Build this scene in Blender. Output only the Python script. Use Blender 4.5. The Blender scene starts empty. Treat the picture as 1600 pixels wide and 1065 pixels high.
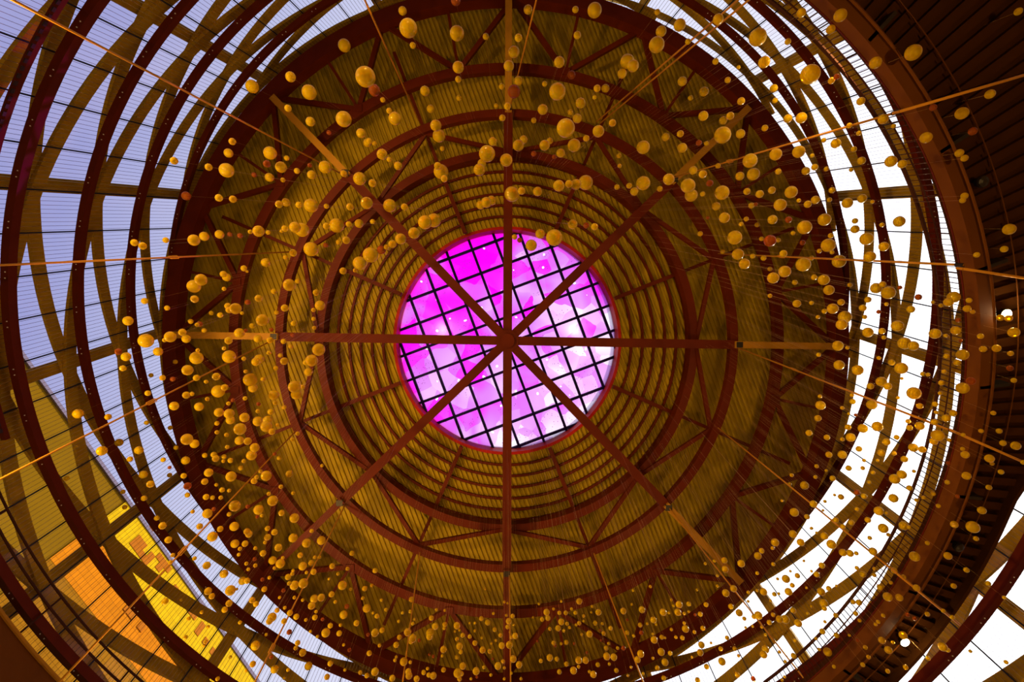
import bpy, bmesh, math, random
from mathutils import Vector, Matrix
from math import sin, cos, pi, radians, sqrt, atan2, degrees, hypot

random.seed(7)
SC = bpy.context.scene
COL = SC.collection
# ---------------------------------------------------------------- camera
# world: X = right in the photograph, Y = down in the photograph, Z = up (we look up a tall round hall).
# everything is laid out in units of 2.2 m around the eye and brought to metres at the end
S = 2.2
EYE = 1.6
FPX = 800.0
VPX, VPY = 792.0, 340.0                     # where plumb lines meet in the photograph
_v = Vector((VPX-800, VPY-532.5, FPX)).normalized()
_x = Vector((0, 1, 0)).cross(_v).normalized()
_y = _v.cross(_x)
RIGHT = Vector((_x[0], _y[0], _v[0])); DOWN = Vector((_x[1], _y[1], _v[1])); FWD = Vector((_x[2], _y[2], _v[2]))
cam_d = bpy.data.cameras.new('camera'); cam = bpy.data.objects.new('camera', cam_d); COL.objects.link(cam)
cam_d.sensor_width = 36.0; cam_d.lens = 36.0*FPX/1600.0; cam_d.clip_start = 0.05; cam_d.clip_end = 500
M3 = Matrix((RIGHT, -DOWN, -FWD)).transposed()
cam.matrix_world = Matrix.Translation((0, 0, EYE)) @ M3.to_4x4()
SC.camera = cam
# ---------------------------------------------------------------- sky, sun, exposure
SUN = Vector((0.68, 0.37, 0.63)).normalized()
world = bpy.data.worlds.new('sky'); SC.world = world; world.use_nodes = True
wn = world.node_tree; wn.nodes.clear()
wo = wn.nodes.new('ShaderNodeOutputWorld'); wb = wn.nodes.new('ShaderNodeBackground')
tc = wn.nodes.new('ShaderNodeTexCoord'); dt = wn.nodes.new('ShaderNodeVectorMath'); dt.operation = 'DOT_PRODUCT'
dt.inputs[1].default_value = SUN
rp = wn.nodes.new('ShaderNodeValToRGB'); cr = rp.color_ramp
mr = wn.nodes.new('ShaderNodeMapRange'); mr.inputs[1].default_value = -0.2; mr.inputs[2].default_value = 1.0
cr.elements[0].position = 0.0; cr.elements[0].color = (0.15, 0.155, 0.31, 1)
cr.elements[1].position = 1.0; cr.elements[1].color = (1, 1, 1, 1)
for p_, c_ in ((0.20, (0.168, 0.175, 0.33)), (0.34, (0.25, 0.26, 0.385)), (0.50, (0.34, 0.345, 0.43)), (0.66, (0.365, 0.37, 0.46)), (0.78, (0.42, 0.42, 0.49)), (0.88, (0.66, 0.66, 0.70))):
    e = cr.elements.new(p_); e.color = (*c_, 1)
nz = wn.nodes.new('ShaderNodeTexNoise'); nz.inputs['Scale'].default_value = 3.0; nz.inputs['Detail'].default_value = 5
mx = wn.nodes.new('ShaderNodeMix'); mx.data_type = 'RGBA'; mx.blend_type = 'MIX'; mx.inputs[7].default_value = (0.36, 0.30, 0.38, 1)
cl = wn.nodes.new('ShaderNodeMapRange'); cl.inputs[1].default_value = 0.56; cl.inputs[2].default_value = 0.78; cl.inputs[4].default_value = 0.30
sep = wn.nodes.new('ShaderNodeSeparateXYZ'); gm = wn.nodes.new('ShaderNodeMapRange'); gm.inputs[1].default_value = -0.02; gm.inputs[2].default_value = 0.04
mg = wn.nodes.new('ShaderNodeMix'); mg.data_type = 'RGBA'; mg.inputs[6].default_value = (0.05, 0.04, 0.03, 1)
L = wn.links.new
L(tc.outputs['Generated'], dt.inputs[0]); L(dt.outputs['Value'], mr.inputs[0]); L(mr.outputs[0], rp.inputs[0])
L(tc.outputs['Generated'], nz.inputs['Vector']); L(nz.outputs[0], cl.inputs[0]); L(cl.outputs[0], mx.inputs[0]); L(rp.outputs[0], mx.inputs[6])
L(tc.outputs['Generated'], sep.inputs[0]); L(sep.outputs['Z'], gm.inputs[0]); L(gm.outputs[0], mg.inputs[0]); L(mx.outputs[2], mg.inputs[7])
L(mg.outputs[2], wb.inputs[0]); wb.inputs[1].default_value = 2.2
L(wb.outputs[0], wo.inputs[0])
sun_d = bpy.data.lights.new('sun', 'SUN'); sun = bpy.data.objects.new('sun', sun_d); COL.objects.link(sun)
sun_d.energy = 5.0; sun_d.angle = radians(0.6); sun_d.color = (1.0, 0.86, 0.62)
sun.rotation_euler = SUN.to_track_quat('Z', 'Y').to_euler(); sun.location = SUN*30
SC.view_settings.view_transform = 'Standard'; SC.view_settings.look = 'None'
SC.view_settings.exposure = 0.0; SC.view_settings.gamma = 1.0; SC.view_settings.use_curve_mapping = False
UPLIGHT_W = 2700.0
FLOOD_W = 2300.0

# ---------------------------------------------------------------- helpers
def Q(px, py):                              # pixel -> direction with unit height gain
    d = RIGHT*((px-800)/FPX) + DOWN*((py-532.5)/FPX) + FWD
    return d/d.z
def ray(px, py):                            # pixel -> direction with unit gain along the view axis
    return RIGHT*((px-800)/FPX) + DOWN*((py-532.5)/FPX) + FWD
AX = Vector((0.11, 3.41, 0))                # axis of the round hall
def wall_hit(px, py, R):
    q = Q(px, py); a = q.x*q.x+q.y*q.y; b = -2*(q.x*AX.x+q.y*AX.y); c = AX.x**2+AX.y**2-R*R
    z = (-b+sqrt(b*b-4*a*c))/(2*a)
    return q*z
def cyl(R, th, z, c=AX):
    return Vector((c.x+R*cos(th), c.y+R*sin(th), z))

MATS = {}
def mat(name, col, rough=0.5, metal=0.0, noise=0.0, scale=3.0, bump=0.0, spec=0.5):
    m = bpy.data.materials.new(name); m.use_nodes = True; MATS[name] = m
    n = m.node_tree; b = n.nodes['Principled BSDF']
    b.inputs['Base Color'].default_value = (*col, 1); b.inputs['Roughness'].default_value = rough
    b.inputs['Metallic'].default_value = metal; b.inputs['Specular IOR Level'].default_value = spec
    if noise:
        t = n.nodes.new('ShaderNodeTexCoord'); k = n.nodes.new('ShaderNodeTexNoise'); k.inputs['Scale'].default_value = scale; k.inputs['Detail'].default_value = 4
        mm = n.nodes.new('ShaderNodeMix'); mm.data_type = 'RGBA'
        mm.inputs[6].default_value = (*[c*(1-noise) for c in col], 1); mm.inputs[7].default_value = (*[min(1, c*(1+noise)) for c in col], 1)
        n.links.new(t.outputs['Object'], k.inputs['Vector']); n.links.new(k.outputs[0], mm.inputs[0]); n.links.new(mm.outputs[2], b.inputs['Base Color'])
        if bump:
            bp = n.nodes.new('ShaderNodeBump'); bp.inputs['Strength'].default_value = bump; n.links.new(k.outputs[0], bp.inputs['Height']); n.links.new(bp.outputs[0], b.inputs['Normal'])
    return m
mat('red_steel', (0.108, 0.012, 0.001), 0.5, noise=0.25, scale=1.2, spec=0.12)
mat('tan_and_lit_steel', (0.42, 0.19, 0.012), 0.5, noise=0.15, scale=1.5, spec=0.12)  # own tan on the edge pipe; stands in for light on the struts
mat('khaki_steel', (0.48, 0.28, 0.010), 0.6, noise=0.2, scale=1.0, spec=0.08)
mat('deck', (0.40, 0.26, 0.008), 0.6, noise=0.12, scale=0.35, spec=0.08)
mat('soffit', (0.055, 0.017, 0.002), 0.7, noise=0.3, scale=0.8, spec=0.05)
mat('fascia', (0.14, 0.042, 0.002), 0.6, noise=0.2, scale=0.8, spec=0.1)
mat('seam', (0.03, 0.03, 0.05), 0.8, spec=0.05)
mat('cable', (0.60, 0.25, 0.012), 0.45, spec=0.2)
mat('dark_metal', (0.03, 0.022, 0.015), 0.4, metal=0.5)
mat('bolt', (0.9, 0.88, 0.85), 0.3)
mat('rail', (0.06, 0.02, 0.012), 0.8, spec=0.05)
mat('floor', (0.42, 0.30, 0.18), 0.35, noise=0.15, scale=0.6)
mat('plaster', (0.45, 0.30, 0.16), 0.8, noise=0.1, scale=0.5)
mat('mullion', (0.012, 0.004, 0.10), 0.5, spec=0.1)
mat('curb', (0.42, 0.012, 0.01), 0.5, spec=0.15)
mat('string', (0.5, 0.30, 0.10), 0.4)
mat('shaded_ochre', (0.26, 0.135, 0.003), 0.9, noise=0.15, scale=0.25, spec=0.05)  # shaded part of the facade, its shade put into the colour
mat('coping', (0.24, 0.20, 0.30), 0.8, spec=0.05)
mat('brown_tile', (0.55, 0.17, 0.01), 0.8, spec=0.05)
def tile_mat(name, col, gap):
    m = mat(name, col, 0.8, spec=0.05); n = m.node_tree; b = n.nodes['Principled BSDF']
    t = n.nodes.new('ShaderNodeTexCoord'); br = n.nodes.new('ShaderNodeTexBrick'); br.offset = 0.0
    br.inputs['Scale'].default_value = 1.0; br.inputs['Brick Width'].default_value = 0.9; br.inputs['Row Height'].default_value = 0.9
    br.inputs['Mortar Size'].default_value = 0.02; br.inputs['Color1'].default_value = (*col, 1)
    br.inputs['Color2'].default_value = (*[c*0.86 for c in col], 1); br.inputs['Mortar'].default_value = (*gap, 1)
    n.links.new(t.outputs['Object'], br.inputs['Vector']); n.links.new(br.outputs[0], b.inputs['Base Color'])
tile_mat('yellow_tile', (0.88, 0.56, 0.004), (0.55, 0.30, 0.002))
tile_mat('ochre_tile', (0.40, 0.17, 0.004), (0.22, 0.08, 0.002))
tile_mat('orange_tile', (0.80, 0.26, 0.004), (0.45, 0.13, 0.002))
def glass_mat(name, tint, gloss=0.05):
    m = bpy.data.materials.new(name); m.use_nodes = True; MATS[name] = m
    n = m.node_tree; n.nodes.clear(); o = n.nodes.new('ShaderNodeOutputMaterial'); mxs = n.nodes.new('ShaderNodeMixShader')
    tr = n.nodes.new('ShaderNodeBsdfTransparent'); gl = n.nodes.new('ShaderNodeBsdfGlossy')
    tr.inputs[0].default_value = (*tint, 1); gl.inputs['Roughness'].default_value = 0.12; gl.inputs[0].default_value = (0.8, 0.8, 0.85, 1)
    mxs.inputs[0].default_value = gloss
    n.links.new(tr.outputs[0], mxs.inputs[1]); n.links.new(gl.outputs[0], mxs.inputs[2]); n.links.new(mxs.outputs[0], o.inputs[0])
    return m, n, tr
glass_mat('clear_glass', (0.95, 0.95, 0.97), 0.03)
m_, n_, t_ = glass_mat('rib', (0.80, 0.80, 0.86), 0.4)
df = n_.nodes.new('ShaderNodeBsdfDiffuse'); df.inputs[0].default_value = (0.55, 0.42, 0.22, 1); n_.links.new(df.outputs[0], [k for k in n_.nodes if k.type == 'MIX_SHADER'][0].inputs[2])
# stained skylight glass: magenta with paler swirled patches
gm_, gn, gt = glass_mat('stained_glass', (0.8, 0.1, 0.85), 0.03)
t = gn.nodes.new('ShaderNodeTexCoord'); oi = gn.nodes.new('ShaderNodeObjectInfo')
ns = gn.nodes.new('ShaderNodeTexNoise'); ns.inputs['Scale'].default_value = 0.55; ns.inputs['Detail'].default_value = 1.0; ns.inputs['Distortion'].default_value = 1.2
vo = gn.nodes.new('ShaderNodeTexVoronoi'); vo.inputs['Scale'].default_value = 0.75
sm = gn.nodes.new('ShaderNodeVectorMath'); sm.operation = 'SCALE'; sm.inputs['Scale'].default_value = 0.5
ad = gn.nodes.new('ShaderNodeMath'); ad.operation = 'ADD'; a2 = gn.nodes.new('ShaderNodeMath'); a2.operation = 'MULTIPLY_ADD'; a2.inputs[1].default_value = 0.42
rr = gn.nodes.new('ShaderNodeValToRGB'); rr.color_ramp.interpolation = 'B_SPLINE'; c_ = rr.color_ramp
c_.elements[0].position = 0.34; c_.elements[0].color = (0.62, 0.0, 0.68, 1)
c_.elements[1].position = 0.95; c_.elements[1].color = (0.72, 0.66, 0.78, 1)
for p, c in ((0.48, (0.62, 0.03, 0.70, 1)), (0.58, (0.46, 0.13, 0.66, 1)), (0.68, (0.56, 0.26, 0.68, 1)), (0.82, (0.62, 0.42, 0.70, 1))):
    k = c_.elements.new(p); k.color = c
sx = gn.nodes.new('ShaderNodeSeparateColor')
gn.links.new(t.outputs['Object'], ns.inputs['Vector']); gn.links.new(ns.outputs['Color'], sm.inputs[0])
va = gn.nodes.new('ShaderNodeVectorMath'); va.operation = 'ADD'; gn.links.new(sm.outputs[0], va.inputs[0]); gn.links.new(t.outputs['Object'], va.inputs[1])
gn.links.new(va.outputs[0], vo.inputs['Vector']); gn.links.new(vo.outputs['Color'], sx.inputs[0])
sp = gn.nodes.new('ShaderNodeSeparateXYZ'); gn.links.new(t.outputs['Object'], sp.inputs[0])
def mth(op, a, b2=None, c=None):
    k = gn.nodes.new('ShaderNodeMath'); k.operation = op
    for i_, v_ in enumerate((a, b2, c)):
        if v_ is None: continue
        if isinstance(v_, (int, float)): k.inputs[i_].default_value = v_
        else: gn.links.new(v_, k.inputs[i_])
    return k.outputs[0]
n2 = gn.nodes.new('ShaderNodeTexNoise'); n2.inputs['Scale'].default_value = 0.32; n2.inputs['Detail'].default_value = 1.5; n2.inputs['Distortion'].default_value = 0.8
gn.links.new(t.outputs['Object'], n2.inputs['Vector'])
g_ = mth('MULTIPLY', mth('ADD', sp.outputs[0], sp.outputs[1]), 0.026)
val = mth('ADD', g_, mth('MULTIPLY', n2.outputs[0], 0.62))
val = mth('MULTIPLY_ADD', oi.outputs['Random'], 0.20, val)
val = mth('MULTIPLY_ADD', sx.outputs[0], 0.30, val)
gn.links.new(val, rr.inputs[0])
# torn pale flecks and small specks
v2 = gn.nodes.new('ShaderNodeTexVoronoi'); v2.inputs['Scale'].default_value = 1.15; v2.inputs['Randomness'].default_value = 1.0
lt = gn.nodes.new('ShaderNodeMath'); lt.operation = 'LESS_THAN'; lt.inputs[1].default_value = 0.11
gn.links.new(va.outputs[0], v2.inputs['Vector']); gn.links.new(v2.outputs['Distance'], lt.inputs[0])
mf = gn.nodes.new('ShaderNodeMix'); mf.data_type = 'RGBA'; mf.inputs[7].default_value = (0.93, 0.93, 0.98, 1)
gn.links.new(lt.outputs[0], mf.inputs[0]); gn.links.new(rr.outputs[0], mf.inputs[6])
v3 = gn.nodes.new('ShaderNodeTexVoronoi'); v3.inputs['Scale'].default_value = 6.0
l3 = gn.nodes.new('ShaderNodeMath'); l3.operation = 'LESS_THAN'; l3.inputs[1].default_value = 0.16
gn.links.new(t.outputs['Object'], v3.inputs['Vector']); gn.links.new(v3.outputs['Distance'], l3.inputs[0])
mk = gn.nodes.new('ShaderNodeMix'); mk.data_type = 'RGBA'; mk.inputs[7].default_value = (0.22, 0.03, 0.25, 1)
ml = gn.nodes.new('ShaderNodeMath'); ml.operation = 'MULTIPLY'; gn.links.new(l3.outputs[0], ml.inputs[0]); 
gr = gn.nodes.new('ShaderNodeMath'); gr.operation = 'GREATER_THAN'; gr.inputs[1].default_value = 0.55; gn.links.new(sx.outputs[1], gr.inputs[0]); gn.links.new(gr.outputs[0], ml.inputs[1])
gn.links.new(ml.outputs[0], mk.inputs[0]); gn.links.new(mf.outputs[2], mk.inputs[6]); gn.links.new(mk.outputs[2], gt.inputs[0])
tl_ = gn.nodes.new('ShaderNodeBsdfTranslucent'); gn.links.new(mk.outputs[2], tl_.inputs[0])
mt_ = gn.nodes.new('ShaderNodeMixShader'); mt_.inputs[0].default_value = 0.7
msx = [k for k in gn.nodes if k.type == 'MIX_SHADER' and k != mt_][0]
gn.links.new(gt.outputs[0], mt_.inputs[1]); gn.links.new(tl_.outputs[0], mt_.inputs[2]); gn.links.new(mt_.outputs[0], msx.inputs[1])
def ball_mat(name, col, tr):
    m = mat(name, col, 0.35, spec=0.12); n_ = m.node_tree.nodes['Principled BSDF']; n_.inputs['Sheen Weight'].default_value = 0.15; n_.inputs['Sheen Roughness'].default_value = 0.35; n_.inputs['Sheen Tint'].default_value = (1, 0.70, 0.02, 1); n_.inputs['Coat Roughness'].default_value = 0.07; n = m.node_tree; b = n.nodes['Principled BSDF']; b.inputs['Coat Weight'].default_value = 0.35
    t = n.nodes.new('ShaderNodeTexCoord'); k = n.nodes.new('ShaderNodeTexNoise'); k.inputs['Scale'].default_value = 1.6; k.inputs['Detail'].default_value = 5
    mm = n.nodes.new('ShaderNodeMix'); mm.data_type = 'RGBA'; mm.inputs[6].default_value = (col[0]*0.62, col[1]*0.42, col[2], 1); mm.inputs[7].default_value = (*[min(1, c*1.25) for c in col], 1)
    n.links.new(t.outputs['Object'], k.inputs['Vector']); n.links.new(k.outputs[0], mm.inputs[0]); n.links.new(mm.outputs[2], b.inputs['Base Color'])
    tl = n.nodes.new('ShaderNodeBsdfTranslucent'); n.links.new(mm.outputs[2], tl.inputs[0])
    ms = n.nodes.new('ShaderNodeMixShader'); ms.inputs[0].default_value = tr; o = n.nodes['Material Output']
    n.links.new(b.outputs[0], ms.inputs[1]); n.links.new(tl.outputs[0], ms.inputs[2])
    gl = n.nodes.new('ShaderNodeBsdfGlass'); gl.inputs['Color'].default_value = (1.0, 0.66, 0.01, 1) if col[1] > 0.3 else (0.9, 0.3, 0.03, 1); gl.inputs['IOR'].default_value = 1.42; gl.inputs['Roughness'].default_value = 0.03
    m2 = n.nodes.new('ShaderNodeMixShader'); m2.inputs[0].default_value = 0.45
    n.links.new(ms.outputs[0], m2.inputs[1]); n.links.new(gl.outputs[0], m2.inputs[2]); n.links.new(m2.outputs[0], o.inputs[0])
ball_mat('gold_ball', (0.95, 0.64, 0.001), 0.12)
ball_mat('shaded_ball', (0.42, 0.12, 0.006), 0.2)  # balls out of the light: their shade is put into a dim red
def emit(name, col, s):
    m = bpy.data.materials.new(name); m.use_nodes = True; MATS[name] = m; n = m.node_tree; n.nodes.clear()
    o = n.nodes.new('ShaderNodeOutputMaterial'); em = n.nodes.new('ShaderNodeEmission'); em.inputs[0].default_value = (*col, 1); em.inputs[1].default_value = s
    n.links.new(em.outputs[0], o.inputs[0])
emit('lamp_glow', (1.0, 0.80, 0.42), 40.0)

def build(name, verts, faces, m, parent=None, smooth=False, recalc=True):
    me = bpy.data.meshes.new(name); me.from_pydata([tuple(v) for v in verts], [], faces)
    if recalc:
        bm = bmesh.new(); bm.from_mesh(me); bmesh.ops.recalc_face_normals(bm, faces=bm.faces); bm.to_mesh(me); bm.free()
    if smooth:
        me.polygons.foreach_set('use_smooth', [True]*len(me.polygons))
    me.materials.append(MATS[m])
    o = bpy.data.objects.new(name, me); COL.objects.link(o)
    if parent: o.parent = parent
    return o
def thing(name, label, cat, loc=(0, 0, 0), group=None, kind=None):
    o = bpy.data.objects.new(name, None); COL.objects.link(o); o.location = loc; o.empty_display_size = 0.2
    return tag(o, label, cat, group, kind)
def tag(o, label=None, cat=None, group=None, kind=None):
    if label: o['label'] = label
    if cat: o['category'] = cat
    if group: o['group'] = group
    if kind: o['kind'] = kind
    return o
class MB:
    def __init__(s): s.v = []; s.f = []
    def loft(s, secs, closed=False):
        n = len(secs[0]); b = len(s.v)
        for c in secs: s.v.extend(c)
        k = len(secs)
        for i in range(k if closed else k-1):
            j = (i+1) % k
            for a in range(n):
                c = (a+1) % n
                s.f.append((b+i*n+a, b+i*n+c, b+j*n+c, b+j*n+a))
        if not closed:
            s.f.append(tuple(b+a for a in range(n))[::-1]); s.f.append(tuple(b+(k-1)*n+a for a in range(n)))
        return s
    def bar(s, p, q, w, h, up):
        d = (q-p).normalized(); side = d.cross(up).normalized(); u = side.cross(d).normalized()
        sec = lambda c: [c-side*w/2-u*h/2, c+side*w/2-u*h/2, c+side*w/2+u*h/2, c-side*w/2+u*h/2]
        return s.loft([sec(p), sec(q)])
    def tube(s, pts, r, n=5):
        secs = []
        for i, p in enumerate(pts):
            d = (pts[min(i+1, len(pts)-1)]-pts[max(i-1, 0)]).normalized()
            a = d.orthogonal().normalized(); b = d.cross(a)
            secs.append([p+(a*cos(2*pi*k/n)+b*sin(2*pi*k/n))*r for k in range(n)])
        return s.loft(secs)
    def out(s, name, m, parent=None, smooth=False, recalc=True):
        off = Vector((0, 0, 0)); q = parent
        while q is not None: off += Vector(q.location); q = q.parent
        return build(name, [Vector(v)-off for v in s.v], s.f, m, parent, smooth, recalc)
def arc(a0, a1, step):
    n = max(2, int(abs(a1-a0)/step)+1)
    return [a0+(a1-a0)*i/(n-1) for i in range(n)]
def clockname(px, py):
    a = degrees(atan2(px-793, 532-py)) % 360; h = int(round(a/30)) % 12
    return ['twelve', 'one', 'two', 'three', 'four', 'five', 'six', 'seven', 'eight', 'nine', 'ten', 'eleven'][h]
ORD = ['leftmost'] + [k+' from left' for k in 'second third fourth fifth sixth seventh eighth ninth tenth eleventh twelfth thirteenth fourteenth fifteenth sixteenth seventeenth eighteenth nineteenth twentieth twenty-first twenty-second twenty-third twenty-fourth'.split()]

# ---------------------------------------------------------------- roof frame (the roof disc is tipped about 13 degrees)
RN = ray(793, 532).normalized()
RU = (RIGHT - RN*RIGHT.dot(RN)).normalized(); RV = RN.cross(RU)
def P(r, th, d):                             # radius, image angle (0 = right, 90 = down), depth along the roof axis
    return RN*d + RU*(r*cos(th)) + RV*(r*sin(th))
D_DECK = 15.75
def deck_z(x, y, d=D_DECK):
    return (d - RN.x*x - RN.y*y)/RN.z
def px2r(px, d): return px*d/FPX
PITCH = 1.675
RING_Z = [15.01, 13.335, 11.66, 9.99, 8.32]
FLOOR_Z = -EYE/S
Z_LOW = 6.7
# ================================================================ setting
# floor and the plain lower wall of the hall
mb = MB(); n = 96
for i in range(n): mb.v.append(cyl(12.0, 2*pi*i/n, FLOOR_Z))
mb.f.append(tuple(range(n)))
tag(mb.out('floor', 'floor'), kind='structure')
mb = MB()
th = [2*pi*i/n for i in range(n)]
mb.loft([[cyl(10.25, t, FLOOR_Z), cyl(10.6, t, FLOOR_Z), cyl(10.6, t, Z_LOW), cyl(10.25, t, Z_LOW)] for t in th], True)
tag(mb.out('wall_base', 'plaster'), kind='structure')

# roof deck: parallel corrugated ribs with the round skylight opening
DIR = radians(90-20.5)                       # rib direction in the roof plane
du = RU*cos(DIR)+RV*sin(DIR); dv = RU*(-sin(DIR))+RV*cos(DIR)
R_OC = px2r(173, D_DECK)
mb = MB(); pitch = 0.134; k0 = int(11.2/pitch)
C0 = RN*D_DECK
def chord(s):
    p = C0+dv*s-AX; a = du.x**2+du.y**2; b = 2*(p.x*du.x+p.y*du.y); c = p.x**2+p.y**2-10.32**2
    D = b*b-4*a*c
    if D <= 0: return None
    return (-b-sqrt(D))/(2*a), (-b+sqrt(D))/(2*a)
prof = [(0.0, 0.0), (0.048, 0.0), (0.066, -0.045), (0.116, -0.045), (0.134, 0.0)]
for k in range(-k0, k0):
    for (sa, ha), (sb, hb) in zip(prof[:-1], prof[1:]):
        s1, s2 = k*pitch+sa, k*pitch+sb
        c1, c2 = chord(s1), chord(s2)
        if not c1 or not c2: continue
        def inner(s): return sqrt(R_OC**2-s*s) if abs(s) < R_OC else None
        i1, i2 = inner(s1), inner(s2)
        pt = lambda t, s, h: C0+dv*s+du*t-RN*(-h)
        if i1 is None and i2 is None:
            segs = [(c1[0], c1[1], c2[0], c2[1])]
        else:
            i1 = i1 or 0.0; i2 = i2 or 0.0
            segs = [(c1[0], -i1, c2[0], -i2), (i1, c1[1], i2, c2[1])]
        for a, b, c, d in segs:
            q = len(mb.v); mb.v += [pt(a, s1, ha), pt(b, s1, ha), pt(d, s2, hb), pt(c, s2, hb)]; mb.f.append((q, q+1, q+2, q+3))
tag(mb.out('ceiling', 'deck', recalc=False), kind='structure')
# upper skin of the roof so that no daylight leaks through
mb = MB(); m_ = 72
for i in range(m_):
    a_ = 2*pi*i/m_; c_ = RN*(D_DECK+0.05)-AX; d_ = RU*cos(a_)+RV*sin(a_)
    qa, qb, qc = d_.x**2+d_.y**2, 2*(c_.x*d_.x+c_.y*d_.y), c_.x**2+c_.y**2-10.34**2
    mb.v += [P(R_OC+0.02, a_, D_DECK+0.05), P((-qb+sqrt(qb*qb-4*qa*qc))/(2*qa), a_, D_DECK+0.05)]
for i in range(m_):
    j = (i+1) % m_; mb.f.append((2*i, 2*i+1, 2*j+1, 2*j))
tag(mb.out('trim_1', 'deck'), kind='structure')

# ring beams of the round wall
def ring_section(Ri, w, z0, h, t): return [cyl(Ri, t, z0), cyl(Ri+w, t, z0), cyl(Ri+w, t, z0+h), cyl(Ri, t, z0+h)]
def below_deck(t, z, R=10.3): p = cyl(R, t, 0); return z < deck_z(p.x, p.y)
RL = ['highest red ring beam of the round wall just under the roof', 'second red ring beam from the top of the round wall',
      'third red ring beam down the round wall', 'fourth red ring beam down the round wall at the left edge', 'lowest red ring beam in the lower left corner']
for i, z in enumerate(RING_Z):
    w, h = (0.135, 0.17) if i < 3 else (0.15, 0.19)
    ok = [k for k in range(720) if below_deck(2*pi*k/720, z+h+0.25)]
    o = thing('ring_beam', RL[i], 'beam', cyl(10.0, -pi/2, z), 'ring beams of the round wall')
    mb = MB()
    if len(ok) == 720:
        mb.loft([ring_section(10.0, w, z, h, 2*pi*k/180) for k in range(180)], True); a0, a1 = 0, 2*pi
    else:                                    # arc that dies into the sloping roof
        st = next(k for k in range(720) if k in set(ok) and (k-1) % 720 not in set(ok)); cnt = len(ok)
        a0 = 2*pi*st/720; a1 = a0+2*pi*(cnt-1)/720
        mb.loft([ring_section(10.0, w, z, h, t) for t in arc(a0, a1, radians(2))])
    rs = mb.out('ring_section', 'red_steel', o)
    bb = MB(); t = a0+0.03
    while t < a1-0.01:
        for dt_ in (0, 0.012):
            c = cyl(10.05, t+dt_, z); e1 = Vector((cos(t), sin(t), 0)); e2 = Vector((-sin(t), cos(t), 0)); r_ = 0.011
            bb.loft([[c+(e1*cos(a)+e2*sin(a))*r_+Vector((0, 0, dz)) for a in (0, 1.05, 2.1, 3.14, 4.2, 5.25)] for dz in (-0.014, 0.004)])
        t += radians(5.625)
    tag(bb.out('bolt_heads', 'bolt', rs), 'pairs of bright bolt heads', kind='stuff')
# slim secondary ring with a toothed lower edge at the upper left
o = thing('ring_beam', 'slim red ring with dashed slots in the upper left corner', 'beam', cyl(10.0, radians(-150), 9.45), 'ring beams of the round wall')
MB().loft([ring_section(10.02, 0.10, 9.45, 0.10, t) for t in arc(radians(-185), radians(-95), radians(2))]).out('ring_section', 'red_steel', o)
mb = MB()
for k in range(110):
    t = radians(-184+0.8*k); mb.loft([ring_section(10.0, 0.02, 9.37, 0.06, t), ring_section(10.0, 0.02, 9.37, 0.06, t+radians(0.45))])
tag(mb.out('slot_teeth', 'dark_metal', o), kind='stuff')
# solid floor edge and two rails low on the left
o = thing('floor_edge', 'dark brown floor edge in the bottom left corner', 'ledge', cyl(9.9, radians(150), 7.2))
MB().loft([ring_section(9.86, 0.34, 7.1, 0.78, t) for t in arc(radians(118), radians(176), radians(2))]).out('edge_plate', 'fascia', o)
MB().loft([ring_section(9.80, 0.05, 7.86, 0.05, t) for t in arc(radians(118), radians(176), radians(2))]).out('edge_pipe', 'tan_and_lit_steel', o)
o = thing('hand_rail', 'thin double hand rail above the bottom left floor edge', 'railing', cyl(9.9, radians(150), 8.5))
for z in (8.62, 8.9):
    MB().tube([cyl(9.92, t, z) for t in arc(radians(112), radians(180), radians(2))], 0.025).out('rail', 'rail', o)
for k in range(5):
    t = radians(120+12*k); MB().tube([cyl(9.94, t, 7.9), cyl(9.94, t, 8.9)], 0.02).out('rail_post', 'rail', o)

# the lattice of crossing flat bands and upright posts
lat = thing('diagrid', 'khaki lattice of crossing steel bands and posts around the round wall', 'lattice', cyl(10.5, 0, Z_LOW))
BH, BD = 0.30, 0.07
def band(z_at, sgn, ri):
    # follow the helix while it is inside the wall
    run = []; runs = []
    k = 0
    for k in range(0, 721):
        t = 2*pi*k/720-pi; z = z_at + sgn*(t/radians(22.5))*PITCH/2
        p = cyl(10.6, t, 0)
        if Z_LOW < z and z+BH*0.5 < deck_z(p.x, p.y)+0.1:
            run.append((t, z))
        elif run: runs.append(run); run = []
    if run: runs.append(run)
    for r in runs:
        if len(r) < 6: continue
        r2 = r[::4]+([r[-1]] if r[-1] != r[::4][-1] else [])
        secs = [[cyl(ri, t, z-BH/2), cyl(ri+BD, t, z-BH/2), cyl(ri+BD, t, z+BH/2), cyl(ri, t, z+BH/2)] for t, z in r2]
        yield secs
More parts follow.
